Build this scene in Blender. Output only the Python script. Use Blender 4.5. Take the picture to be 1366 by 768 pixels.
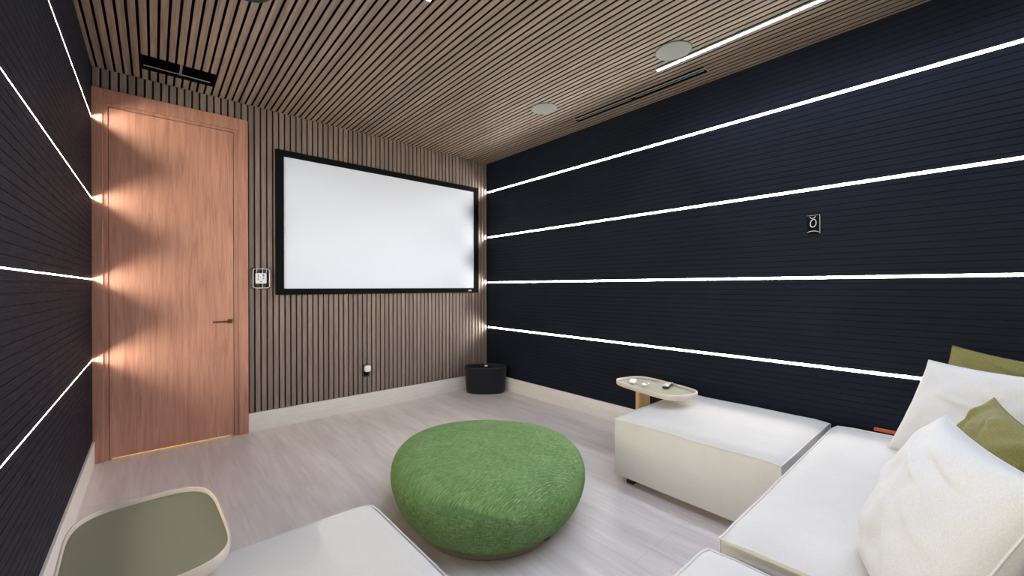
import bpy, bmesh, math, random
from mathutils import Vector, Matrix, noise
PI = math.pi
random.seed(4)
for o in list(bpy.data.objects): bpy.data.objects.remove(o)
SC = bpy.context.scene
COL = SC.collection

# ------------------------------------------------------------------ camera
W, H, YB = 3.678, 2.928, -5.25          # room width, ceiling height, back wall
FPX, YAW, PITCH, ROLL = 545.39, math.radians(41.2008), math.radians(-0.1551), math.radians(-0.0622)
CAM = Vector((0.3434, -4.3044, 1.3))
F = Vector((math.sin(YAW)*math.cos(PITCH), math.cos(YAW)*math.cos(PITCH), math.sin(PITCH)))
R = Vector((math.cos(YAW), -math.sin(YAW), 0)); U = R.cross(F)
R2 = math.cos(ROLL)*R + math.sin(ROLL)*U; U2 = -math.sin(ROLL)*R + math.cos(ROLL)*U
cd = bpy.data.cameras.new('camera'); co = bpy.data.objects.new('camera', cd); COL.objects.link(co)
cd.sensor_width = 36; cd.lens = FPX/1366*36; cd.clip_start = 0.02
M3 = Matrix((R2, U2, -F)).transposed()
co.matrix_world = Matrix.Translation(CAM) @ M3.to_4x4()
SC.camera = co
# ------------------------------------------------------------------ light and exposure
SC.view_settings.view_transform = 'Standard'; SC.view_settings.look = 'None'
SC.view_settings.gamma = 1; SC.view_settings.use_curve_mapping = False
SC.view_settings.exposure = 0.17
wd = bpy.data.worlds.new('world'); SC.world = wd; wd.use_nodes = True
wd.node_tree.nodes['Background'].inputs[0].default_value = (0, 0, 0, 1)
wd.node_tree.nodes['Background'].inputs[1].default_value = 0
WALL_LED = {1: ((1.0, 0.94, 0.84), 190.0), -1: ((1.0, 0.915, 0.72), 610.0)}      # warm strips in the side walls
CEIL_LED = ((0.64, 0.76, 1.0), 175.0)     # cool strips in the ceiling
LED_Z = (2.5532, 1.9554, 1.3595, 0.7671)
HALL = ((1.0, 0.72, 0.25), 6.0)

# ------------------------------------------------------------------ node helpers
def mat(name, color=(.5,.5,.5), rough=.5, metal=0, spec=.5, **kw):
    m = bpy.data.materials.new(name); m.use_nodes = True
    b = m.node_tree.nodes['Principled BSDF']
    b.inputs['Base Color'].default_value = (*color, 1); b.inputs['Roughness'].default_value = rough
    b.inputs['Metallic'].default_value = metal; b.inputs['Specular IOR Level'].default_value = spec
    for k, v in kw.items(): b.inputs[k.replace('_', ' ')].default_value = v
    return m
class N:
    def __init__(s, m): s.t = m.node_tree; s.b = s.t.nodes['Principled BSDF']
    def n(s, typ, **kw):
        x = s.t.nodes.new('ShaderNode'+typ)
        for k, v in kw.items(): setattr(x, k, v)
        return x
    def l(s, a, b): s.t.links.new(a, b)
    def coords(s, scale=(1,1,1), rot=(0,0,0), src='Object'):
        tc = s.n('TexCoord'); mp = s.n('Mapping'); s.l(tc.outputs[src], mp.inputs[0])
        mp.inputs['Scale'].default_value = scale; mp.inputs['Rotation'].default_value = rot
        return mp.outputs[0]
    def noise(s, vec, scale=5, detail=4, rough=.5, dist=0):
        x = s.n('TexNoise'); s.l(vec, x.inputs['Vector'])
        x.inputs['Scale'].default_value = scale; x.inputs['Detail'].default_value = detail
        x.inputs['Roughness'].default_value = rough; x.inputs['Distortion'].default_value = dist
        return x.outputs['Fac']
    def ramp(s, fac, stops):
        x = s.n('ValToRGB'); s.l(fac, x.inputs[0]); e = x.color_ramp.elements
        while len(e) < len(stops): e.new(.5)
        for i, (p, c) in enumerate(stops):
            e[i].position = p; e[i].color = (*c, 1) if len(c) == 3 else c
        return x.outputs[0]
    def mix(s, fac, a, b, mode='MIX'):
        x = s.n('Mix', data_type='RGBA', blend_type=mode)
        for k, v in ((0, fac), (6, a), (7, b)):
            if hasattr(v, 'type') and hasattr(v, 'links'): s.l(v, x.inputs[k])
            else: x.inputs[k].default_value = v if k == 0 else (*v, 1)
        return x.outputs[2]
    def math(s, op, a, b=0, c=0):
        x = s.n('Math', operation=op)
        for i, v in enumerate((a, b, c)):
            if hasattr(v, 'links'): s.l(v, x.inputs[i])
            else: x.inputs[i].default_value = v
        return x.outputs[0]
    def bump(s, fac, strength=.3, dist=.002):
        x = s.n('Bump'); s.l(fac, x.inputs['Height'])
        x.inputs['Strength'].default_value = strength; x.inputs['Distance'].default_value = dist
        s.l(x.outputs[0], s.b.inputs['Normal'])
    def color(s, c): s.l(c, s.b.inputs['Base Color'])

def emit(name, col, strength):
    m = bpy.data.materials.new(name); m.use_nodes = True; t = m.node_tree
    t.nodes.clear(); e = t.nodes.new('ShaderNodeEmission'); o = t.nodes.new('ShaderNodeOutputMaterial')
    e.inputs[0].default_value = (*col, 1); e.inputs[1].default_value = strength
    t.links.new(e.outputs[0], o.inputs[0]); return m

# ------------------------------------------------------------------ materials
def slat_mat(name, c1, c2, c3, axis, gs=1.0):
    """walnut slats: one tone per slat (pitch .049 along x), grain along the slat"""
    m = mat(name, c1, .5, spec=.35); g = N(m)
    tc = g.n('TexCoord'); sx = g.n('SeparateXYZ'); g.l(tc.outputs['Object'], sx.inputs[0])
    idx = g.math('FLOOR', g.math('DIVIDE', sx.outputs[0], .049))
    wn = g.n('TexWhiteNoise', noise_dimensions='1D'); g.l(idx, wn.inputs['W'])
    sc = (60, 60, 2.2) if axis == 'z' else (60, 2.2, 60)
    off = g.n('CombineXYZ'); g.l(wn.outputs[0], off.inputs[0 if axis == 'z' else 2])
    add = g.n('VectorMath', operation='MULTIPLY_ADD'); g.l(off.outputs[0], add.inputs[0])
    add.inputs[1].default_value = (7, 7, 7); g.l(tc.outputs['Object'], add.inputs[2])
    mp = g.n('Mapping'); g.l(add.outputs[0], mp.inputs[0]); mp.inputs['Scale'].default_value = sc
    gr = g.noise(mp.outputs[0], 1.6, 5, .6, .4)
    col = g.ramp(gr, [(.3, c2), (.52, c1), (.72, c3)])
    tone = g.ramp(wn.outputs[0], [(0, (.80,.80,.80)), (1, (1.1,1.08,1.06))])
    g.color(g.mix(1, col, tone, 'MULTIPLY')); g.bump(gr, .15, .001)
    return m
M = {}
M['slat_v'] = slat_mat('walnut_slats_wall', (.235,.185,.168), (.165,.128,.115), (.29,.235,.215), 'z')
M['slat_c'] = slat_mat('walnut_slats_ceiling', (.29,.225,.185), (.205,.15,.118), (.36,.295,.25), 'y')
M['felt'] = mat('black_felt', (.012,.007,.005), .95, spec=.1); M['felt_b'] = mat('brown_felt', (.05,.028,.022), .95, spec=.1)

def door_mat(name, k=1.0):
    m = mat(name, (.42,.2,.14), .45, spec=.35); g = N(m)
    v = g.coords((14, 14, .8)); a = g.noise(v, 2.2, 6, .6, 1.2)
    v2 = g.coords((160, 160, 3)); b = g.noise(v2, 1.5, 3, .6)
    c = g.ramp(a, [(.28, (.40*k,.185*k,.135*k)), (.5, (.52*k,.26*k,.195*k)), (.72, (.61*k,.33*k,.25*k))])
    d = g.ramp(b, [(.3, (.78,.76,.74)), (.6, (1,1,1))])
    g.color(g.mix(.75, c, d, 'MULTIPLY')); g.bump(b, .08, .0006)
    return m
M['door'] = door_mat('door_veneer'); M['door_frame'] = door_mat('door_frame_veneer', .88)

def navy():
    m = mat('navy_black_textured_paint', (.018,.021,.032), .6, spec=.10); g = N(m)
    a = g.noise(g.coords((30, 3.5, 90)), 2.0, 5, .65, .3)
    b = g.noise(g.coords((3, .9, 1.2)), 1.5, 3, .5)
    g.color(g.ramp(b, [(.3, (.0065,.0084,.0155)), (.7, (.0095,.0122,.0225))]))
    g.l(g.ramp(a, [(.3, (.5,.5,.5)), (.7, (.75,.75,.75))]), g.b.inputs['Roughness'])
    g.bump(a, .35, .003); return m
M['navy'] = navy()

def floor_mat(joints=True):
    m = mat('travertine_tile' if joints else 'travertine_skirting', (.6,.55,.52), .38, spec=.4); g = N(m)
    v = g.coords((2.6, .35, 2.6)); a = g.noise(v, 2.6, 7, .62, .7)
    b = g.noise(g.coords((26, 1.6, 26)), 1.5, 5, .6, .5)
    base = g.ramp(a, [(.3, (.66,.585,.57)), (.48, (.755,.68,.66)), (.66, (.82,.75,.73)), (.78, (.73,.66,.645))])
    st = g.ramp(b, [(.33, (.90,.885,.87)), (.55, (1,1,1)), (.75, (1.06,1.05,1.04))])
    c = g.mix(.9, base, st, 'MULTIPLY')
    pit = g.noise(g.coords((14, 7, 14)), 5, 2, .5)
    c = g.mix(g.ramp(pit, [(.245, (.55,.55,.55)), (.265, (0,0,0))]), c, (.17,.13,.12))
    if joints:
        br = g.n('TexBrick', offset=.5); tc = g.n('TexCoord'); mp = g.n('Mapping'); g.l(tc.outputs['Object'], mp.inputs[0])
        mp.inputs['Rotation'].default_value = (0, 0, PI/2)
        # brick rows run along world y: u = y, v = -x
        mp.inputs['Location'].default_value = (3.235+8*1.2, -(-3.19) + 20*.573, 0)
        mp.inputs['Rotation'].default_value = (0, 0, -PI/2)
        g.l(mp.outputs[0], br.inputs['Vector']); br.inputs['Scale'].default_value = 1
        br.inputs['Brick Width'].default_value = 1.2; br.inputs['Row Height'].default_value = .573
        br.inputs['Mortar Size'].default_value = .0016; br.inputs['Mortar Smooth'].default_value = .2; br.inputs['Bias'].default_value = 0
        br.inputs['Color1'].default_value = (.96,.96,.96,1); br.inputs['Color2'].default_value = (1.03,1.02,1.01,1); br.inputs['Mortar'].default_value = (1,1,1,1)
        c = g.mix(1, c, br.outputs['Color'], 'MULTIPLY')
        c = g.mix(br.outputs['Fac'], c, (.62,.58,.55))
    g.color(c); return m
M['floor'] = floor_mat(); M['skirt'] = mat('pale_skirting', (.62,.57,.54), .45, spec=.4)
def sk():
    g = N(M['skirt']); a = g.noise(g.coords((3, 3, 26)), 2, 5, .6, .5)
    g.color(g.ramp(a, [(.3, (.72,.68,.65)), (.7, (.82,.78,.76))]))
sk()

def fabric(name, c1, c2, scale=420, bs=.35, rough=.9):
    m = mat(name, c1, rough, spec=.15); g = N(m)
    m.node_tree.nodes['Principled BSDF'].inputs['Sheen Weight'].default_value = .15
    w = g.noise(g.coords(), scale, 2, .6); big = g.noise(g.coords(), 7, 4, .6)
    c = g.mix(g.ramp(w, [(.35, (0,0,0)), (.65, (1,1,1))]), c2, c1)
    c = g.mix(.6, c, g.ramp(big, [(.3, (.92,.915,.91)), (.7, (1,1,1))]), 'MULTIPLY')
    g.color(c); g.bump(w, bs, .0012); return m
M['linen'] = fabric('cream_upholstery', (.72,.70,.675), (.63,.61,.585))
M['pillow'] = fabric('white_pillow_linen', (.68,.67,.66), (.61,.60,.59), 300)
M['welt'] = fabric('cream_piping', (.76,.735,.71), (.70,.675,.65), 500, .2)
M['olive'] = fabric('olive_velvet', (.22,.20,.07), (.16,.145,.045), 220, .5)

def pouf_mat():
    m = mat('green_slub_weave', (.1,.2,.07), .92, spec=.12); g = N(m)
    tc = g.n('TexCoord')
    def thr(sc, rot, src='UV', s=1):
        mp = g.n('Mapping'); g.l(tc.outputs[src], mp.inputs[0]); mp.inputs['Scale'].default_value = sc; mp.inputs['Rotation'].default_value = rot
        return g.noise(mp.outputs[0], s, 3, .55, .15)
    a = thr((26, 260, 1), (0,0,0)); b = thr((220, 34, 1), (0,0,0))
    c = thr((30, 260, 0), (0,0,.9), 'Object'); d = thr((30, 260, 0), (0,0,.9+PI/2), 'Object')
    geo = g.n('NewGeometry'); sp = g.n('SeparateXYZ'); g.l(geo.outputs['Normal'], sp.inputs[0])
    top = g.ramp(sp.outputs[2], [(.35, (0,0,0)), (.6, (1,1,1))])
    h1 = g.mix(top, a, c); h2 = g.mix(top, b, d)
    r1 = g.ramp(h1, [(.56, (0,0,0)), (.74, (1,1,1))]); r2 = g.ramp(h2, [(.60, (0,0,0)), (.78, (1,1,1))])
    lt = g.math('MAXIMUM', r1, r2)
    dk = g.ramp(g.math('MINIMUM', h1, h2), [(.34, (1,1,1)), (.46, (0,0,0))])
    big = g.noise(g.coords((1,1,1)), 9, 4, .6)
    base = g.ramp(big, [(.3, (.125,.225,.078)), (.7, (.175,.295,.115))])
    col = g.mix(g.math('MULTIPLY', dk, .8), base, (.06,.125,.036))
    col = g.mix(g.math('MULTIPLY', lt, .75), col, (.42,.52,.28))
    g.color(col); g.bump(g.math('ADD', h1, h2), .5, .002); return m
M['pouf'] = pouf_mat()
M['felt_band'] = fabric('taupe_felt', (.30,.22,.155), (.24,.17,.12), 300)
M['screen'] = mat('matt_white_screen', (.725,.785,.92), .85, spec=.1)
M['black_velvet'] = mat('black_velvet', (.006,.006,.007), .85, spec=.06)
M['black_plastic'] = mat('black_plastic', (.012,.013,.016), .4)
M['black_fabric'] = fabric('black_woven', (.018,.019,.025), (.012,.012,.016), 350, .3)
M['white_plastic'] = mat('white_plastic', (.85,.85,.86), .35)
M['grey_plastic'] = mat('grey_plastic', (.4,.4,.4), .4)
M['alu'] = mat('aluminium_channel', (.42,.42,.41), .6, spec=.2)
M['bronze'] = mat('dark_bronze', (.12,.10,.055), .35, metal=.85)
M['tray_rim'] = mat('champagne_lacquer', (.58,.51,.455), .42, spec=.5)
M['tray_top'] = mat('satin_olive_bronze', (.185,.180,.132), .58, metal=.0, spec=.25)
def oak():
    m = mat('pale_oak', (.55,.38,.2), .5); g = N(m); a = g.noise(g.coords((30,30,2)), 2, 5, .6, .5)
    g.color(g.ramp(a, [(.3, (.46,.31,.16)), (.7, (.62,.44,.25))])); return m
M['oak'] = oak()
M['grille'] = mat('grey_speaker_grille', (.23,.245,.235), .6)
def gr():
    g = N(M['grille']); v = g.n('TexVoronoi'); g.l(g.coords(), v.inputs['Vector']); v.inputs['Scale'].default_value = 420
    g.bump(v.outputs[0], .4, .001)
gr()
M['grille_dark_reflection'] = mat('speaker_grille_dark_reflection', (.012,.013,.016), .6)  # left speaker's grille: its dark reflection is put into the base colour
M['duct'] = mat('black_duct', (.003,.0035,.005), .85, spec=.08)
M['lip'] = mat('grey_metal_lip', (.50,.51,.54), .4, metal=.4)
M['clear'] = mat('clear_plastic', (1,1,1), .06, Transmission_Weight=1.0, IOR=1.45)
M['blue_ink'] = mat('blue_ink', (.06,.20,.62), .4)
M['badge'] = mat('pale_badge', (.75,.75,.72), .4)
M['orange'] = mat('orange_cord', (.55,.11,.035), .55)
M['back'] = mat('brown_back_wall', (.17,.135,.115), .6)
M['wall_led'] = {k: emit('wall_led_glow', *v) for k, v in WALL_LED.items()}; M['ceil_led'] = emit('ceiling_led_glow', *CEIL_LED)
M['hall_lamp'] = emit('hall_lamp_glow', *HALL)

# ------------------------------------------------------------------ mesh helpers
def link(name, bm, m, parent=None, smooth=False, bevel=0, seg=2):
    me = bpy.data.meshes.new(name); bmesh.ops.recalc_face_normals(bm, faces=bm.faces) if smooth != 'keep' else None
    bm.to_mesh(me); bm.free()
    o = bpy.data.objects.new(name, me); COL.objects.link(o)
    for x in (m if isinstance(m, (list, tuple)) else [m]): me.materials.append(x)
    if smooth:
        for p in me.polygons: p.use_smooth = True
        if smooth == 'angle': me.set_sharp_from_angle(angle=math.radians(38))
    if parent: o.parent = parent
    if bevel:
        b = o.modifiers.new('bevel', 'BEVEL'); b.width = bevel; b.segments = seg; b.limit_method = 'ANGLE'
    return o
def box(bm, x0, x1, y0, y1, z0, z1, mi=0):
    v = [bm.verts.new((x, y, z)) for x in (x0, x1) for y in (y0, y1) for z in (z0, z1)]
    for f in ((0,1,3,2),(4,6,7,5),(0,4,5,1),(2,3,7,6),(0,2,6,4),(1,5,7,3)):
        bm.faces.new([v[i] for i in f]).material_index = mi
def loft(bm, rings, closed=True, cap0=True, cap1=True, mi=0):
    rs = [[bm.verts.new(p) for p in r] for r in rings]; n = len(rs[0])
    for a, b in zip(rs, rs[1:]):
        for i in range(n if closed else n-1):
            j = (i+1) % n; bm.faces.new((a[i], a[j], b[j], b[i])).material_index = mi
    if cap0: bm.faces.new(rs[0][::-1]).material_index = mi
    if cap1: bm.faces.new(rs[-1]).material_index = mi
    return rs
def tube(bm, pts, r, n=8, closed=False, mi=0):
    pts = [Vector(p) for p in pts]; rings = []
    L = len(pts); up = Vector((0,0,1))
    prev = None
    for i, p in enumerate(pts):
        if closed: t = pts[(i+1) % L]-pts[i-1]
        else: t = pts[min(i+1, L-1)]-pts[max(i-1, 0)]
        t.normalize()
        a = prev if prev is not None else (up if abs(t.z) < .9 else Vector((1,0,0)))
        a = (a - t*a.dot(t)).normalized(); prev = a; b = t.cross(a)
        rings.append([p + r*(math.cos(2*PI*k/n)*a + math.sin(2*PI*k/n)*b) for k in range(n)])
    if closed: rings.append(rings[0])
    loft(bm, rings, True, not closed, not closed, mi)
    if closed: bmesh.ops.remove_doubles(bm, verts=bm.verts, dist=1e-6)
def rrect(w, d, r, n=8, e=1.0, cx=0, cy=0):
    P = []
    for qx, qy, a0 in ((1,1,0), (-1,1,PI/2), (-1,-1,PI), (1,-1,1.5*PI)):
        for k in range(n+1):
            a = a0 + k*PI/2/n; P.append((cx+qx*(w/2-r)+r*math.cos(a), cy+qy*(d/2-r)+r*math.sin(a)))
    return P
def empty(name, loc, rz=0):
    o = bpy.data.objects.new(name, None); COL.objects.link(o); o.location = loc; o.rotation_euler = (0,0,rz)
    o.empty_display_size = .1; return o
def tag(o, label=None, cat=None, group=None, kind=None):
    for k, v in (('label', label), ('category', cat), ('group', group), ('kind', kind)):
        if v: o[k] = v
    return o
def struct(name, bm, m, **kw): return tag(link(name, bm, m, **kw), kind='structure')

# ------------------------------------------------------------------ room shell
bm = bmesh.new(); box(bm, -.1, W+.1, YB-.1, 0.0, -.1, 0); struct('floor', bm, M['floor'])
bm = bmesh.new(); box(bm, 0.0, 1.0, 0.0, .9, -.1, 0); struct('floor_hall', bm, M['floor'])

# side walls: horizontal boards with grooves and four recessed light slots (one extruded profile)
PB = .0394
EMH = {1: .0042, -1: .0014}   # half height of the glowing strip
SLOTS = {1: (.0108, .0125), -1: (.0042, .0054)}   # half height and depth of the light slots, right and left
def wall_profile(sd):
    SLOT, SDEP = SLOTS[sd]
    P = [(0, 0)]; z = PB*.5; ev = []
    while z < H-.01:
        if min(abs(z-l) for l in LED_Z) > .024: ev.append((z, 'g'))
        z += PB
    for l in LED_Z: ev.append((l, 's'))
    ev.sort()
    for z, k in ev:
        if k == 'g': P += [(z-.0022, 0), (z-.0016, .0025), (z+.0008, .0028), (z+.0020, .0)]
        else: P += [(z-SLOT, 0), (z-SLOT, SDEP+.006), (z+SLOT, SDEP+.006), (z+SLOT, 0)]
    P.append((H+.05, 0)); return P
def side_wall(name, x, s):
    bm = bmesh.new(); prof = wall_profile(s)
    r0 = [(x+s*d, 0.0, z) for z, d in prof] + [(x+s*.1, 0.0, H+.05), (x+s*.1, 0.0, 0)]
    r1 = [(a, YB, c) for a, b, c in r0]
    loft(bm, [r0, r1], True, True, True)
    return struct(name, bm, M['navy'])
side_wall('wall_left', 0, -1); side_wall('wall_right', W, 1)

# front wall: walnut slats on black felt, door opening at the left
DX0, DX1, DZ = .0, .9753, 2.7763
bm = bmesh.new(); PS = .049; GAP = .0125; DEP = .013
x = 0.0 + PS*.0; k = 0
off = .0462 + GAP/2      # first slat ends at x = .040
edges = []
a = off - PS
while a < W:
    x0, x1 = max(a+0.0, 0.0), min(a+PS-GAP, W)
    if x1-x0 > .004:
        z0 = DZ if x0 < DX1-.004 and x1 <= DX1+.02 else 0.10
        if x0 < DX1 < x1 and z0 < 1: x0 = DX1+.001
        # slat with small chamfers
        c = .0022; ring = [(x0, DEP), (x0, c), (x0+c, 0), (x1-c, 0), (x1, c), (x1, DEP)]
        loft(bm, [[(px, py, z0) for px, py in ring], [(px, py, H) for px, py in ring]], True, True, True, 0)
    a += PS
box(bm, DX1, W, DEP, .1, 0, H+.05, 1); box(bm, -.1, DX1, DEP, .1, DZ, H+.05, 1)
struct('wall_front', bm, [M['slat_v'], M['felt_b']])

# ceiling slats, running front to back, with openings for vents, speakers and light lines
VL = (.285, .715, -.452, -.195)       # left air vent x0,x1,y0,y1
VR = (3.438, 3.508, -2.955, -1.70)
CL = [(3.190, 3.216, YB, -2.70), (1.506, 1.532, YB, -2.235)]
def cuts(x0, x1):
    c = [(0.0, YB)]; rem = [(YB, 0.0)]
    for hx0, hx1, hy0, hy1 in [VL, VR] + CL:
        if x1 > hx0 and x0 < hx1:
            nr = []
            for u, v in rem:
                if hy0 > u: nr.append((u, min(v, hy0)))
                if hy1 < v: nr.append((max(u, hy1), v))
            rem = nr
    return rem
DEP = .022; GAPC = .0138
bm = bmesh.new(); a = .8175 - 17*PS
while a < W:
    x0, x1 = max(a, 0), min(a+PS-GAPC, W)
    if x1-x0 > .004:
        for y0, y1 in cuts(x0+.002, x1-.002):
            if y1-y0 < .01: continue
            c = .0018; ring = [(x0, H+DEP), (x0, H+c), (x0+c, H), (x1-c, H), (x1, H+c), (x1, H+DEP)]
            n_f = len(bm.faces); loft(bm, [[(px, y0, pz) for px, pz in ring], [(px, y1, pz) for px, pz in ring]], True, True, True, 0)
            bm.faces.ensure_lookup_table()
            for fi in (0, 4, 5): bm.faces[n_f+fi].material_index = 1   # unveneered dark sides and back
    a += PS
# felt backing with holes for the vents
xs = sorted({-.1, VL[0], VL[1], VR[0], VR[1], W+.1}); ys = sorted({YB-.1, VL[2], VL[3], VR[2], VR[3], .1})
for i in range(len(xs)-1):
    for j in range(len(ys)-1):
        cx, cy = (xs[i]+xs[i+1])/2, (ys[j]+ys[j+1])/2
        if any(h[0] < cx < h[1] and h[2] < cy < h[3] for h in (VL, VR)): continue
        box(bm, xs[i], xs[i+1], ys[j], ys[j+1], H+DEP, H+.06, 1)
struct('ceiling', bm, [M['slat_c'], M['felt']])
bm = bmesh.new(); box(bm, -.1, W+.1, YB-.1, YB, 0, H+.05); struct('wall_back', bm, M['navy'])

# baseboards
BH = .168
bm = bmesh.new(); box(bm, DX1+.001, W-.012, -.012, .013, 0, BH); struct('baseboard_front', bm, M['skirt'], bevel=.002)
bm = bmesh.new(); box(bm, W-.012, W+.004, YB, 0, 0, BH); struct('baseboard_right', bm, M['skirt'], bevel=.002)
bm = bmesh.new(); box(bm, -.004, .012, YB, -.024, 0, BH); struct('baseboard_left', bm, M['skirt'], bevel=.002)

# door
d = empty('door_1', (0,0,0)); tag(d, kind='structure')
def part(name, m, parent, *boxes, bevel=.0015, **kw):
    bm = bmesh.new()
    for b in boxes: box(bm, *b)
    return link(name, bm, m, parent, bevel=bevel, **kw)
part('casing', M['door_frame'], d, (.0, .058, -.022, .012, 0, DZ))
part('casing', M['door_frame'], d, (.904, .974, -.022, .012, 0, DZ))
part('casing', M['door_frame'], d, (.0585, .9035, -.021, .012, 2.675, DZ))
part('jamb', M['door_frame'], d, (.0, .086, -.010, .11, 0, 2.652), (.870, .974, -.010, .11, 0, 2.652), (.0, .974, -.0098, .11, 2.652, 2.70), (.08, .10, .0415, .10, 0, 2.652), (.856, .875, .0415, .10, 0, 2.652), (.08, .875, .0415, .10, 2.63, 2.66))
leaf = part('door_leaf', M['door'], d, (.0895, .8665, -.006, .040, .013, 2.6485))
bm = bmesh.new(); box(bm, .823, .858, -.014, -.006, .985, 1.022); box(bm, .834, .848, -.052, -.012, .997, 1.011)
box(bm, .715, .850, -.060, -.048, .998, 1.011)
h_ = link('door_handle', bm, M['bronze'], leaf, bevel=.002)
bm = bmesh.new(); box(bm, -.1, 1.1, .95, 1.0, 0, 2.9); box(bm, -.12, -.1, .1, 1.0, 0, 2.9); box(bm, 1.1, 1.12, .1, 1.0, 0, 2.9); box(bm, -.1, 1.1, .1, 1.0, 2.9, 2.95)
struct('wall_hall', bm, M['skirt'])
la = bpy.data.lights.new('hall_light', 'AREA'); la.shape = 'RECTANGLE'; la.size = .8; la.size_y = .5; la.energy = 26; la.color = HALL[0]
lo = bpy.data.objects.new('hall_light', la); COL.objects.link(lo); lo.location = (.48, .6, 1.2)

# ------------------------------------------------------------------ light lines
words = ('topmost', 'second from the top', 'third from the top', 'lowest')
def wall_line(x, s, z, label):
    SLOT, SDEP = SLOTS[s]
    e = empty('led_light_line', (x, 0, z)); tag(e, label, 'light strip', 'light lines recessed in the side walls')
    bm = bmesh.new(); o = SLOT-.0006; t = .0012
    sec = [(0.0005, -o), (SDEP+.005, -o), (SDEP+.005, o), (0.0005, o), (0.0005, o-t), (SDEP+.003, o-t), (SDEP+.003, -o+t), (0.0005, -o+t)]
    loft(bm, [[(s*a, -.0005, b) for a, b in sec], [(s*a, YB+.001, b) for a, b in sec]])
    link('channel', bm, M['alu'], e)
    bm = bmesh.new(); xx = s*(SDEP-.0005); q = EMH[s]
    vs = [bm.verts.new(p) for p in ((xx, -.001, -q), (xx, YB+.002, -q), (xx, YB+.002, q), (xx, -.001, q))]
    if s > 0: vs = vs[::-1]
    bm.faces.new(vs); link('diffuser', bm, M['wall_led'][s], e, smooth='keep')
for i, z in enumerate(LED_Z):
    wall_line(W, 1, z, f'glowing light line {["topmost", "second from the top", "third from the top", "lowest"][i]} on the right dark wall')
    wall_line(0, -1, z, f'thin light line {["topmost", "second from the top", "third from the top, bright and level", "lowest"][i]} on the left dark wall')
for (x0, x1, y0, y1), lab in zip(CL, ('cool white light line in the ceiling beside the grey speakers',
                                      'cool white light line mid ceiling, only its tip in view')):
    e = empty('led_light_line', ((x0+x1)/2, y1, H)); tag(e, lab, 'light strip', 'light lines in the slatted ceiling')
    h = (x1-x0)/2; L = y0-y1
    bm = bmesh.new()
    sec = [(-h, 0.0125), (h, .0125), (h, -.001), (h-.0015, -.001), (h-.0015, .0115), (-h+.0015, .0115), (-h+.0015, -.001), (-h, -.001)]
    loft(bm, [[(a, -.001, b) for a, b in sec], [(a, L+.001, b) for a, b in sec]])
    link('channel', bm, M['alu'], e)
    bm = bmesh.new(); q = h-.002
    loft(bm, [[(q*math.cos(PI+PI*k/8), yy, .0108+.0045*math.sin(PI+PI*k/8)) for k in range(9)] for yy in (-.003, L+.003)])
    link('diffuser', bm, M['ceil_led'], e)

# ------------------------------------------------------------------ ceiling fittings
def disc_speaker(x, y, label, gm, r=.118):
    e = empty('ceiling_speaker', (x, y, H)); tag(e, label, 'speaker', 'round speakers flush in the ceiling')
    bm = bmesh.new(); n = 48
    loft(bm, [[(rr*math.cos(2*PI*k/n), rr*math.sin(2*PI*k/n), z) for k in range(n)] for rr, z in ((r*.985, .011), (r*.985, -.004), (r*.93, -.006), (r*.5, -.0075), (.01, -.008))])
    link('grille', bm, gm, e, smooth=False)
    bm = bmesh.new()
    loft(bm, [[(rr*math.cos(2*PI*k/n), rr*math.sin(2*PI*k/n), z) for k in range(n)] for rr, z in ((r*.99, .011), (r*1.03, .011), (r*1.03, -.003), (r*.99, -.003), (r*.99, .011))], True, False, False)
    bmesh.ops.remove_doubles(bm, verts=bm.verts, dist=1e-6)
    link('rim', bm, M['black_plastic'], e)
disc_speaker(3.045, -2.912, 'round grey ceiling speaker touching the cool light line', M['grille'])
disc_speaker(3.03, -1.685, 'round grey ceiling speaker alone among slats near the right wall', M['grille'])
disc_speaker(.72, -1.68, 'round ceiling speaker with painted dark reflection, cut by the top edge of the picture', M['grille_dark_reflection'])

def vent(name, label, v, lips, div):
    x0, x1, y0, y1 = v; e = empty(name, (x0, y0, H)); tag(e, label, 'vent'); w, L = x1-x0, y1-y0
    t = .002; g = .0008; dz = .10
    bm = bmesh.new()
    for b in ((g, t, g, L-g, 0, dz), (w-t, w-g, g, L-g, 0, dz), (t, w-t, g, t, 0, dz), (t, w-t, L-t, L-g, 0, dz), (g, w-g, g, L-g, dz, dz+.002)): box(bm, *b)
    link('duct', bm, M['duct'], e)
    bm = bmesh.new()
    for b in lips(w, L): box(bm, *b)
    link('metal_lip', bm, M['lip'], e)
    bm = bmesh.new()
    for b in div(w, L): box(bm, *b)
    link('divider', bm, M['slat_c'] if w > .2 else M['duct'], e)
    return e
vl = vent('air_vent', 'black air vent with two cells in the ceiling above the wooden door', VL,
     lambda w, L: [(.004, w/2-.008, .190, .194, .002, .008), (w/2+.008, w-.03, .190, .194, .002, .008)],
     lambda w, L: [(w/2-.007, w/2+.007, .002, .20, .0, .012)])
bm = bmesh.new(); box(bm, .003, VL[1]-VL[0]-.003, .0025, .043, .03, .034); box(bm, .003, VL[1]-VL[0]-.003, .052, .12, .05, .054)
link('louvre', bm, M['duct'], vl)
vr = vent('linear_air_vent', 'long narrow black slot vent in the ceiling along the right wall', VR,
     lambda w, L: [(.0005, .004, .001, L-.001, -.002, .006), (.034, .038, .02, L/2-.02, .002, .006), (.034, .038, L/2+.02, L-.02, .002, .006), (.001, w-.001, -.0005, .0035, -.002, .006)],
     lambda w, L: [(.003, w-.003, L/2-.012, L/2+.012, .003, .05)])

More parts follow.
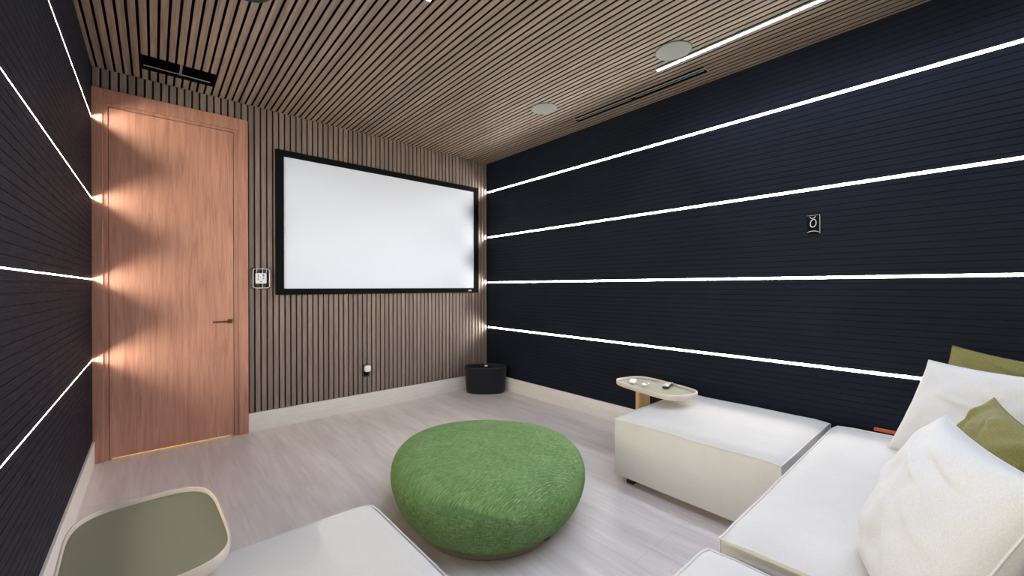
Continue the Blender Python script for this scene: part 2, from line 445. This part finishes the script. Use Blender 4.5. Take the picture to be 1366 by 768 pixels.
# ------------------------------------------------------------------ projection screen
sx0, sx1, sz0, sz1 = 1.1908, 3.5128, 1.2284, 2.5793; fb = .068
e = empty('projection_screen', (sx0, 0, sz0)); tag(e, 'large white projection screen in a black frame on the slatted wall', 'screen')
w, hh = sx1-sx0, sz1-sz0; bm = bmesh.new()
o_ = [(0,0), (w,0), (w,hh), (0,hh)]; i_ = [(fb,fb*.85), (w-fb,fb*.85), (w-fb,hh-fb*.85), (fb,hh-fb*.85)]
def rr(pts, y, k=0): return [(p[0], y, p[1]) for p in pts]
loft(bm, [rr(o_, -.001), rr(o_, -.028), rr(i_, -.024), rr(i_, -.006), rr(o_, -.001)], True, False, False)
bmesh.ops.remove_doubles(bm, verts=bm.verts, dist=1e-6)
fr = link('frame', bm, M['black_velvet'], e, bevel=.001)
part('screen_surface', M['screen'], e, (fb-.004, w-fb+.004, -.013, -.007, fb*.85-.004, hh-fb*.85+.004), bevel=0)
part('badge', M['badge'], fr, (w-.160, w-.118, -.0295, -.0262, .018, .036), bevel=.0006)
bmt = bmesh.new()
for k in range(5): box(bmt, w-.156+k*.007, w-.152+k*.007, -.0300, -.0294, .024, .030)
link('badge_mark', bmt, M['black_plastic'], fr)

# ------------------------------------------------------------------ keypad in clear cover
e = empty('wall_keypad', (1.0, 0, 1.285)); tag(e, 'small wall keypad behind clear plastic cover between door and screen', 'keypad')
part('back_plate', M['clear'], e, (.0, .148, -.004, -.0005, .0, .190), bevel=.001)
bm = bmesh.new()
def rect_frame(bm, x0, x1, z0, z1, t, y0, y1):
    box(bm, x0, x1, y0, y1, z0, z0+t); box(bm, x0, x1, y0, y1, z1-t, z1)
    box(bm, x0, x0+t, y0, y1, z0+t, z1-t); box(bm, x1-t, x1, y0, y1, z0+t, z1-t)
rect_frame(bm, .001, .147, .001, .189, .0045, -.030, -.005); link('cover_edge', bm, M['clear'], e, bevel=.0015)
bm = bmesh.new()
P = [(.012+.008*abs(math.cos(0)), 0)]
def round_loop(x0, x1, z0, z1, r, y): 
    return [((x0+x1)/2+a, y, (z0+z1)/2+b) for a, b in rrect(x1-x0, z1-z0, r, 5)]
tube(bm, round_loop(.009, .139, .008, .180, .022, -.033), .0024, 6, True); link('cover_rim', bm, M['white_plastic'], e, smooth=True)
part('keypad_plate', M['white_plastic'], e, (.030, .118, -.016, -.0045, .048, .142), bevel=.003)
bm = bmesh.new()
for x0, x1, z0, z1 in ((.048,.054,.105,.130), (.082,.098,.112,.134), (.084,.098,.088,.100), (.048,.054,.080,.095), (.066,.080,.060,.070), (.066,.074,.100,.106)):
    box(bm, x0, x1, -.0168, -.0158, z0, z1)
link('blue_marking', bm, M['blue_ink'], e)
bm = bmesh.new(); box(bm, .080, .083, -.0335, -.031, .006, .186); box(bm, .036, .0385, -.0335, -.031, .145, .184); box(bm, .112, .1145, -.0335, -.031, .145, .184)
link('cover_rib', bm, M['white_plastic'], e)

# ------------------------------------------------------------------ outlet with white plug
e = empty('wall_outlet', (2.0, 0, .348)); tag(e, 'black wall outlet low on the slatted wall under the screen', 'outlet')
part('plate', M['black_plastic'], e, (.0, .078, -.008, -.0005, .0, .128), bevel=.002)
part('socket', M['black_velvet'], e, (.016, .062, -.0100, -.0078, .012, .05), bevel=.002)
bm = bmesh.new()
rings = []
for y, k in ((-.0085, .9), (-.012, 1), (-.036, 1), (-.041, .93), (-.043, .8)):
    rings.append([(a, y, b) for a, b in rrect(.064*k, .066*k, .018*k, 6)])
loft(bm, rings); o = link('plug_adapter', bm, M['white_plastic'], None, smooth=True)
o.location = (2.0+.048, 0, .348+.086); tag(o, 'white rounded plug plugged into the black outlet under the screen', 'plug')

# ------------------------------------------------------------------ open wall box on right wall
e = empty('wall_cable_box', (W, -3.608, 1.654)); tag(e, 'black cable box with a loop of grey cable on the right wall', 'wall box')
part('plate', M['black_velvet'], e, (-.006, -.0005, .0, .072, .0, .124), bevel=.001)
bm = bmesh.new(); box(bm, -.0075, -.006, -.001, .0015, .0, .124); box(bm, -.0075, -.006, .0015, .07, .1225, .124); link('plate_edge', bm, M['lip'], e)
bm = bmesh.new()
tube(bm, [(-.010, .036+.016*math.cos(a)*1-.006*math.sin(a)*.4, .070+.026*math.sin(a)) for a in [2*PI*k/24 for k in range(24)]], .0026, 6, True)
tube(bm, [(-.009, .040+.015*math.cos(a), .117+.014*math.sin(a)) for a in [PI+PI*k/12 for k in range(13)]], .0018, 6)
tube(bm, [(-.009, .038+.030*math.cos(a), .008+.010*math.sin(a)) for a in [PI*k/12 for k in range(13)]], .0018, 6)
link('cable', bm, M['white_plastic'], e, smooth=True)

# ------------------------------------------------------------------ sofa modules
def wob(p, s, a): return a*noise.noise(Vector(p)*s)
def module(x0, x1, y0, y1, label, puff=.022, top=.418, seed=0, back=None):
    cx, cy, w, dd = (x0+x1)/2, (y0+y1)/2, x1-x0, y1-y0
    e = empty('sofa_module', (cx, cy, 0)); tag(e, label, 'sofa module', 'cream modules of the sectional sofa')
    bm = bmesh.new(); n = 28; z0 = .045; r = .018
    def plan(t):   # perimeter point, t in 0..4
        s, q = int(t) % 4, t-int(t); a = 2*q-1
        return [(a, -1), (1, a), (-a, 1), (-1, -a)][s], a
    def per(scale_in, bulge, z, N_=4*n):
        R_ = []
        for k in range(N_):
            (px, py), a = plan(4*k/N_)
            m = 1-a*a; out = bulge*m**.6 - .010*(1-m**.3 if m > 0 else 1)
            X = px*(w/2-scale_in); Y = py*(dd/2-scale_in)
            s = int(4*k/N_)
            if s in (0, 2): Y += out*(1 if py > 0 else -1)
            else: X += out*(1 if px > 0 else -1)
            R_.append((X + wob((X+seed, Y, z), 3, .004), Y + wob((X, Y+seed, z+3), 3, .004), z+0.0))
        return R_
    rings = [per(.03, 0, z0), per(.006, .002, z0+.006)]
    for q in (.15, .3, .5, .7, .85): rings.append(per(0, .012*math.sin(PI*q), z0+q*(top-z0)))
    def seam():
        P = per(0, -.004, top)
        return [(x, y, z - .010*(1-min(1, 8*min(abs(1-abs(x)/(w/2)), 1)+8*min(abs(1-abs(y)/(dd/2)), 1))) + wob((x+seed, y, 1), 2.5, .008) + .004) for x, y, z in P]
    sm = seam(); rings.append([(x, y, z-.003) for x, y, z in sm]); 
    loft(bm, rings, True, True, False)
    # top, puffed grid sharing the seam outline
    N2 = n; g = {}
    for i in range(N2+1):
        for j in range(N2+1):
            s, t = 2*i/N2-1, 2*j/N2-1
            # Coons-like blend of the seam
            def P(k): return Vector(sm[k % (4*n)])
            b = P(i); r_ = P(n+j); t_ = P(3*n-i); l_ = P(4*n-j)
            u, v = i/N2, j/N2
            c00, c10, c11, c01 = P(0), P(n), P(2*n), P(3*n)
            p = (1-v)*b + v*t_ + (1-u)*l_ + u*r_ - ((1-u)*(1-v)*c00 + u*(1-v)*c10 + u*v*c11 + (1-u)*v*c01)
            m = ((1-s*s)*(1-t*t))
            edge = 1-(1-min(1, (1-abs(s))*9))**2; edge2 = 1-(1-min(1, (1-abs(t))*9))**2
            p.z += puff*edge*edge2*(.55+.45*m) + (wob((p.x*1.2+seed, p.y*1.2, 0), 4, .004)+wob((p.x+seed, p.y*1.5, 4), 11, .0022))*m**.5
            g[i, j] = bm.verts.new(p)
    for i in range(N2):
        for j in range(N2): bm.faces.new((g[i,j], g[i+1,j], g[i+1,j+1], g[i,j+1]))
    bmesh.ops.remove_doubles(bm, verts=bm.verts, dist=.0012)
    link('seat', bm, M['linen'], e, smooth='angle')
    bm = bmesh.new(); tube(bm, [(x*1.004, y*1.004, z+.0015) for x, y, z in sm], .0042, 6, True)
    for k in (0, n, 2*n, 3*n):
        pts = [Vector(r_[k]) for r_ in rings[1:]]; tube(bm, [p*1.0 for p in pts], .0034, 6)
    link('piping', bm, M['welt'], e, smooth=True)
    for fx in (-1, 1):
        for fy in (-1, 1):
            part('foot', M['black_plastic'], e, *[(min(fx*(w/2-.05), fx*(w/2-.10)), max(fx*(w/2-.05), fx*(w/2-.10)), min(fy*(dd/2-.06), fy*(dd/2-.11)), max(fy*(dd/2-.06), fy*(dd/2-.11)), 0, .05)])
    return e
def back_cushion(cx, cy, w, top, label):   # low loose backrest standing on the seat, behind the pillows
    if True:
        bm = bmesh.new(); rings = []; dd = 0
        for z, k in ((top+.008, .94), (top+.03, 1), (top+.15, 1.02), (top+.26, .97), (top+.285, .8), (top+.29, .5)):
            rings.append([(a, b, z-top) for a, b in rrect(w*.985*(.9+.1*k), .22*k, .05*k, 6)])
        loft(bm, rings); o = link('back_cushion', bm, M['linen'], smooth=True)
    o.location = (cx, cy, top); return tag(o, label, 'back cushion')
module(.03, 1.005, -3.675, -2.68, 'cream chaise block at lower left, under the larger tray', seed=3)
module(2.655, 3.625, -3.675, -2.70, 'cream chaise block against the right wall, with tray table at its end', seed=9)
module(1.835, 3.60, -4.97, -3.705, 'long cream seat block carrying the white and green pillows', seed=14)
back_cushion(2.72, -4.85, 1.7, .455, 'low cream back cushion behind the pillows, along the back of the seat')
module(.80, 1.75, -4.97, -3.695, 'cream seat block at the bottom edge, left of the pillow seat, corner in view', seed=21)

# ------------------------------------------------------------------ pillows
def pillow(name, label, TL, TR, BL, BR, T, m, seed, wr=.010, group=None, creases=()):
    TL, TR, BL, BR = (Vector(q)+Vector((0, 0, .006)) for q in (TL, TR, BL, BR)); c = (TL+TR+BL+BR)/4
    nrm = ((TR+BR-TL-BL).cross(TL+TR-BL-BR)).normalized()
    if nrm.dot(CAM-c) < 0: nrm = -nrm
    bm = bmesh.new(); n = 56; g = {}
    def tri(a): return a
    for side in (1, -1):
        for i in range(n+1):
            for j in range(n+1):
                s, t = 2*i/n-1, 2*j/n-1
                s = math.copysign(abs(s)**.8, s); t = math.copysign(abs(t)**.8, t)
                s2 = s*(1-.07*(1-t*t)); t2 = t*(1-.07*(1-s*s))
                u, v = (s2+1)/2, (t2+1)/2
                p = (1-u)*(1-v)*BL + u*(1-v)*BR + (1-u)*v*TL + u*v*TR
                m_ = max(0, (1-s*s)*(1-t*t))
                h = T/2*(m_**.42)
                q = Vector((s*1.3+seed, t*1.3, side*.7))
                wz = (noise.noise(q*1.3)*1.0 + .45*noise.noise(Vector((q.x*1.6+q.y*.9, q.y*3.2-q.x*1.4, q.z))))*wr*2*m_**.3
                # radiating creases from the corners
                for cs, ct in ((-1,-1), (1,-1), (-1,1), (1,1)):
                    dx, dy = s-cs, t-ct; rad = math.hypot(dx, dy); an = math.atan2(dy, dx)
                    wz += wr*.45*math.exp(-(rad/.6)**2)*min(1, rad*3)*math.sin(an*(5+2*noise.noise(q*.6))+seed*2+noise.noise(q*1.5)*3)
                for (ax, ay, bx, by, wd_, am) in creases:
                    L_ = Vector((bx-ax, by-ay)); k_ = max(0, min(1, ((s-ax)*L_.x+(t-ay)*L_.y)/L_.length_squared))
                    dd_ = math.hypot(s-ax-k_*L_.x, t-ay-k_*L_.y + .05*math.sin(k_*PI))
                    wz += 1.8*am*min(1, m_*5)*math.exp(-(dd_/wd_)**2)*math.sin(PI*min(1, max(0, k_*.9+.05)))
                p = p + nrm*side*(h + wz*min(1, m_*14))
                if i in (0, n) or j in (0, n):
                    if side == 1: g[side, i, j] = bm.verts.new(p)
                    else: g[side, i, j] = g[1, i, j]
                else: g[side, i, j] = bm.verts.new(p)
        for i in range(n):
            for j in range(n):
                bm.faces.new([g[side, a, b] for a, b in ((i,j), (i+1,j), (i+1,j+1), (i,j+1))][::side])
    for v in bm.verts: v.co -= c
    o = link(name, bm, m, smooth=True); o.location = c
    # stitched edge
    bm = bmesh.new(); pts = []
    for k in range(4*n):
        sd, q = k//n, k % n
        i, j = [(q, 0), (n, q), (n-q, n), (0, n-q)][sd]
        s, t = 2*i/n-1, 2*j/n-1
        s = math.copysign(abs(s)**.8, s); t = math.copysign(abs(t)**.8, t)
        s2 = s*(1-.07*(1-t*t)); t2 = t*(1-.07*(1-s*s)); u, v = (s2+1)/2, (t2+1)/2
        pts.append((1-u)*(1-v)*BL + u*(1-v)*BR + (1-u)*v*TL + u*v*TR - c)
    tube(bm, pts, .0028, 6, True); link('seam', bm, m, o, smooth=True)
    return tag(o, label, 'pillow', group)
PW = 'white pillows on the sofa'; PG = 'olive green pillows on the sofa'
pillow('pillow', 'large white wrinkled pillow nearest the camera at the lower right corner', (2.22,-4.235,.885), (1.74,-4.42,.87), (2.07,-4.045,.45), (1.58,-4.22,.45), .22, M['pillow'], 1, .012, PW,
       [(-.8,.2,-.3,-.1,.045,.012), (-.3,.6,.2,-.5,.05,-.010), (-.35,.3,.45,-.65,.04,.009), (-.6,.75,.3,.35,.05,.010), (-.1,.7,.7,.5,.05,-.008), (-.7,-.2,-.2,-.7,.05,.009), (.1,.2,.8,-.1,.05,.007), (-.75,.5,-.45,.0,.04,-.008)])
pillow('pillow', 'white pillow standing in the sofa corner before the dark wall', (3.345,-4.135,.915), (3.07,-4.60,.915), (3.235,-3.99,.45), (2.97,-4.42,.45), .15, M['pillow'], 5, .008, PW, [(-.6,.4,.2,.2,.06,.006), (-.2,.7,.5,.1,.06,-.006), (-.5,-.2,.3,-.4,.05,.006), (-.8,.8,-.3,.4,.05,.006)])
pillow('pillow', 'olive green pillow rising behind the white corner pillow', (3.47,-4.215,.985), (3.25,-4.65,.94), (3.42,-4.10,.50), (3.2,-4.5,.46), .12, M['olive'], 8, .010, PG, [(-.8,.8,-.1,.5,.05,.008), (-.5,.9,.5,.6,.05,-.007)])
pillow('pillow', 'olive green pillow between the two white pillows', (2.86,-4.345,.85), (2.42,-4.47,.80), (2.84,-4.09,.46), (2.40,-4.22,.45), .13, M['olive'], 12, .014, PG, [(-.8,.8,-.2,.1,.05,.012), (-.8,.5,.1,-.1,.04,-.010), (-.5,.6,.5,.3,.05,.011), (-.7,.1,0,-.4,.05,.011), (-.2,.8,.6,.0,.045,-.010)])

# orange strip peeking out on the wall side of the seat
bm = bmesh.new(); box(bm, 3.628, 3.640, -4.06, -3.885, .425, .446)
o = link('orange_strap', bm, M['orange'], bevel=.003); tag(o, 'small orange strap between the seat block and the right wall', 'strap')

# ------------------------------------------------------------------ green pouf
e = empty('pouf', (1.8456, -2.3655, 0)); tag(e, 'big round green woven pouf on the tiled floor', 'pouf')
def pr(t): return .593*(1-.0276*math.cos(2*t)+.0165*math.sin(2*t)+.0327*math.cos(3*t)-.024*math.sin(3*t))
HP = .3802
prof = [(.80,.085),(.845,.10),(.885,.145),(.93,.21),(.965,.30),(.988,.40),(1.0,.50),(.998,.60),(.98,.70),(.945,.79),(.895,.865),(.83,.915),(.75,.945),(.65,.965),(.5,.985),(.33,.996),(.15,1.0),(.02,1.0)]
bm = bmesh.new(); n = 96; uvl = bm.loops.layers.uv.new('UVMap')
rings = [[(pr(2*PI*k/n)*f*math.cos(2*PI*k/n), pr(2*PI*k/n)*f*math.sin(2*PI*k/n), z*HP) for k in range(n)] for f, z in prof]
rs = [[bm.verts.new(p) for p in r] for r in rings]
arc = [0]
for a, b in zip(rings, rings[1:]): arc.append(arc[-1]+(Vector(a[0])-Vector(b[0])).length)
for i in range(len(rs)-1):
    for k in range(n):
        j = (k+1) % n; f = bm.faces.new((rs[i][k], rs[i][j], rs[i+1][j], rs[i+1][k]))
        for lp, (uu, vv) in zip(f.loops, ((k, i), (k+1, i), (k+1, i+1), (k, i+1))): lp[uvl].uv = (uu/n*3.6, arc[vv])
bm.faces.new(rs[-1]); bm.faces.new(rs[0][::-1])
o = link('cushion', bm, M['pouf'], e, smooth=True)
s = o.modifiers.new('sub', 'SUBSURF'); s.levels = s.render_levels = 1
bm = bmesh.new()
loft(bm, [[(pr(2*PI*k/n)*f*math.cos(2*PI*k/n), pr(2*PI*k/n)*f*math.sin(2*PI*k/n), z) for k in range(n)] for f, z in ((.80,0), (.822,.004), (.832,.020), (.835,.032), (.82,.038), (.78,.04))])
link('base_band', bm, M['felt_band'], e, smooth=True)
ta = -1.60
bm = bmesh.new(); box(bm, -.004, .004, -.019, .019, -.008, .008); o = link('brand_tag', bm, M['black_plastic'], e)
rt = pr(ta)*.846; o.location = (rt*math.cos(ta), rt*math.sin(ta), .036); o.rotation_euler = (0, 0, ta)

# ------------------------------------------------------------------ tray tables
def tray(cx, cy, rz, w, L, label, leg=(0, .03)):
    e = empty('tray_table', (cx, cy, 0), rz); tag(e, label, 'side table', 'tray tables over the chaise blocks')
    z = .515; r = w*.40
    def sup(w_, l_, rr_):   # rounded rectangle with bowed sides
        out = []
        for k in range(88):
            t = 2*PI*k/88; c, q = math.cos(t), math.sin(t)
            out.append((w_/2*math.copysign(abs(c)**.56, c), l_/2*math.copysign(abs(q)**.46, q)))
        return out
    bm = bmesh.new()
    rings = [[(x, y, zz) for x, y in sup(w-k, L-k, r-k/2)] for k, zz in ((.03, z), (.008, z+.004), (0, z+.012), (0, z+.037), (.002, z+.039), (.008, z+.039), (.010, z+.037), (.012, z+.022))]
    loft(bm, rings, True, True, False); link('rim', bm, M['tray_rim'], e, smooth='angle')
    bm = bmesh.new()
    loft(bm, [[(x, y, zz) for x, y in sup(w-k, L-k, r-k/2)] for k, zz in ((.0115, z+.016), (.0115, z+.023), (.014, z+.0235))]); link('tray_top', bm, M['tray_top'], e)
    part('leg', M['oak'], e, (leg[0]-.06, leg[0]+.06, leg[1]-.018, leg[1]+.018, .0, z+.003), bevel=.003)
    part('foot_plate', M['tray_rim'], e, (leg[0]-.13, leg[0]+.13, leg[1]-.27, leg[1]+.04, 0, .010), bevel=.002)
    return e
TR = tray(3.205, -2.68, math.radians(-14), .34, .62, 'tray table with oak leg at the chaise end by the right wall', leg=(0, .12))
TL_ = tray(.328, -2.645, math.radians(2), .372, .60, 'tray table with bare satin top at the lower left', leg=(0, .06))
ZT = .5395
# small things on the tray
e = empty('remote_control', (3.285, -2.745, ZT), math.radians(-52)); tag(e, 'black remote control lying on the tray table', 'remote')
e.rotation_euler = (0, 0, math.radians(15))
bm = bmesh.new(); loft(bm, [[(x, y, z) for x, y in rrect(.165*k, .042*k, .008*k, 4)] for k, z in ((.97, .0005), (1, .004), (1, .016), (.97, .019))]); link('body', bm, M['black_plastic'], e, smooth=False)
bm = bmesh.new()
for i in range(6):
    for j in range(3):
        if (i*3+j) % 4 != 1: box(bm, -.07+i*.023, -.064+i*.023, -.014+j*.012, -.009+j*.012, .0188, .0205)
link('buttons', bm, M['white_plastic'], e)
bm = bmesh.new(); loft(bm, [[(x, y, z) for x, y in rrect(.075*k, .04*k, .010*k, 5)] for k, z in ((.95, .0005), (1, .003), (1, .018), (.92, .022))])
o = link('card_case', bm, M['white_plastic'], smooth=False); o.location = (3.205, -2.495, ZT); o.rotation_euler = (0,0,math.radians(10))
tag(o, 'small white rounded box at the far end of the tray, beside the cable clip', 'small box')
e = empty('cable_clip', (3.21, -2.60, ZT), math.radians(10)); tag(e, 'white cable loop with a small block between box and remote on the tray', 'cable')
part('connector', M['white_plastic'], e, (-.045, -.012, -.014, .012, .0005, .014), bevel=.002)
bm = bmesh.new(); tube(bm, [(-.012, -.006, .004), (.02, -.014, .0035), (.05, -.012, .0035), (.07, .002, .0035), (.06, .02, .0035), (.03, .024, .0035), (.0, .018, .0035), (-.012, .008, .006)], .003, 6)
link('cord', bm, M['white_plastic'], e, smooth=True)

# ------------------------------------------------------------------ black oval tub in the corner
ang = math.atan2(-.66, .75)
e = empty('oval_tub', (3.435, -.275, 0), ang); tag(e, 'black oval tub with a tiny white label, in the corner below the screen', 'tub')
def ov(a, b, z, n=56): return [(a*abs(math.cos(t))**.85*(1 if math.cos(t) >= 0 else -1), b*abs(math.sin(t))**.85*(1 if math.sin(t) >= 0 else -1), z) for t in [2*PI*k/n for k in range(n)]]
bm = bmesh.new()
loft(bm, [ov(.222,.125,0), ov(.236,.135,.006), ov(.242,.140,.05), ov(.258,.150,.29), ov(.262,.152,.315), ov(.258,.149,.320), ov(.250,.143,.318), ov(.246,.140,.30), ov(.242,.137,.255), ov(.20,.10,.252), ov(.02,.01,.252)])
link('shell', bm, M['black_fabric'], e, smooth=True)
bm = bmesh.new(); tube(bm, ov(.257,.148,.317), .006, 8, True); link('rim', bm, M['black_plastic'], e, smooth=True)
bm = bmesh.new(); box(bm, -.022, .016, .131, .1345, .288, .306); link('white_label', bm, M['badge'], e)
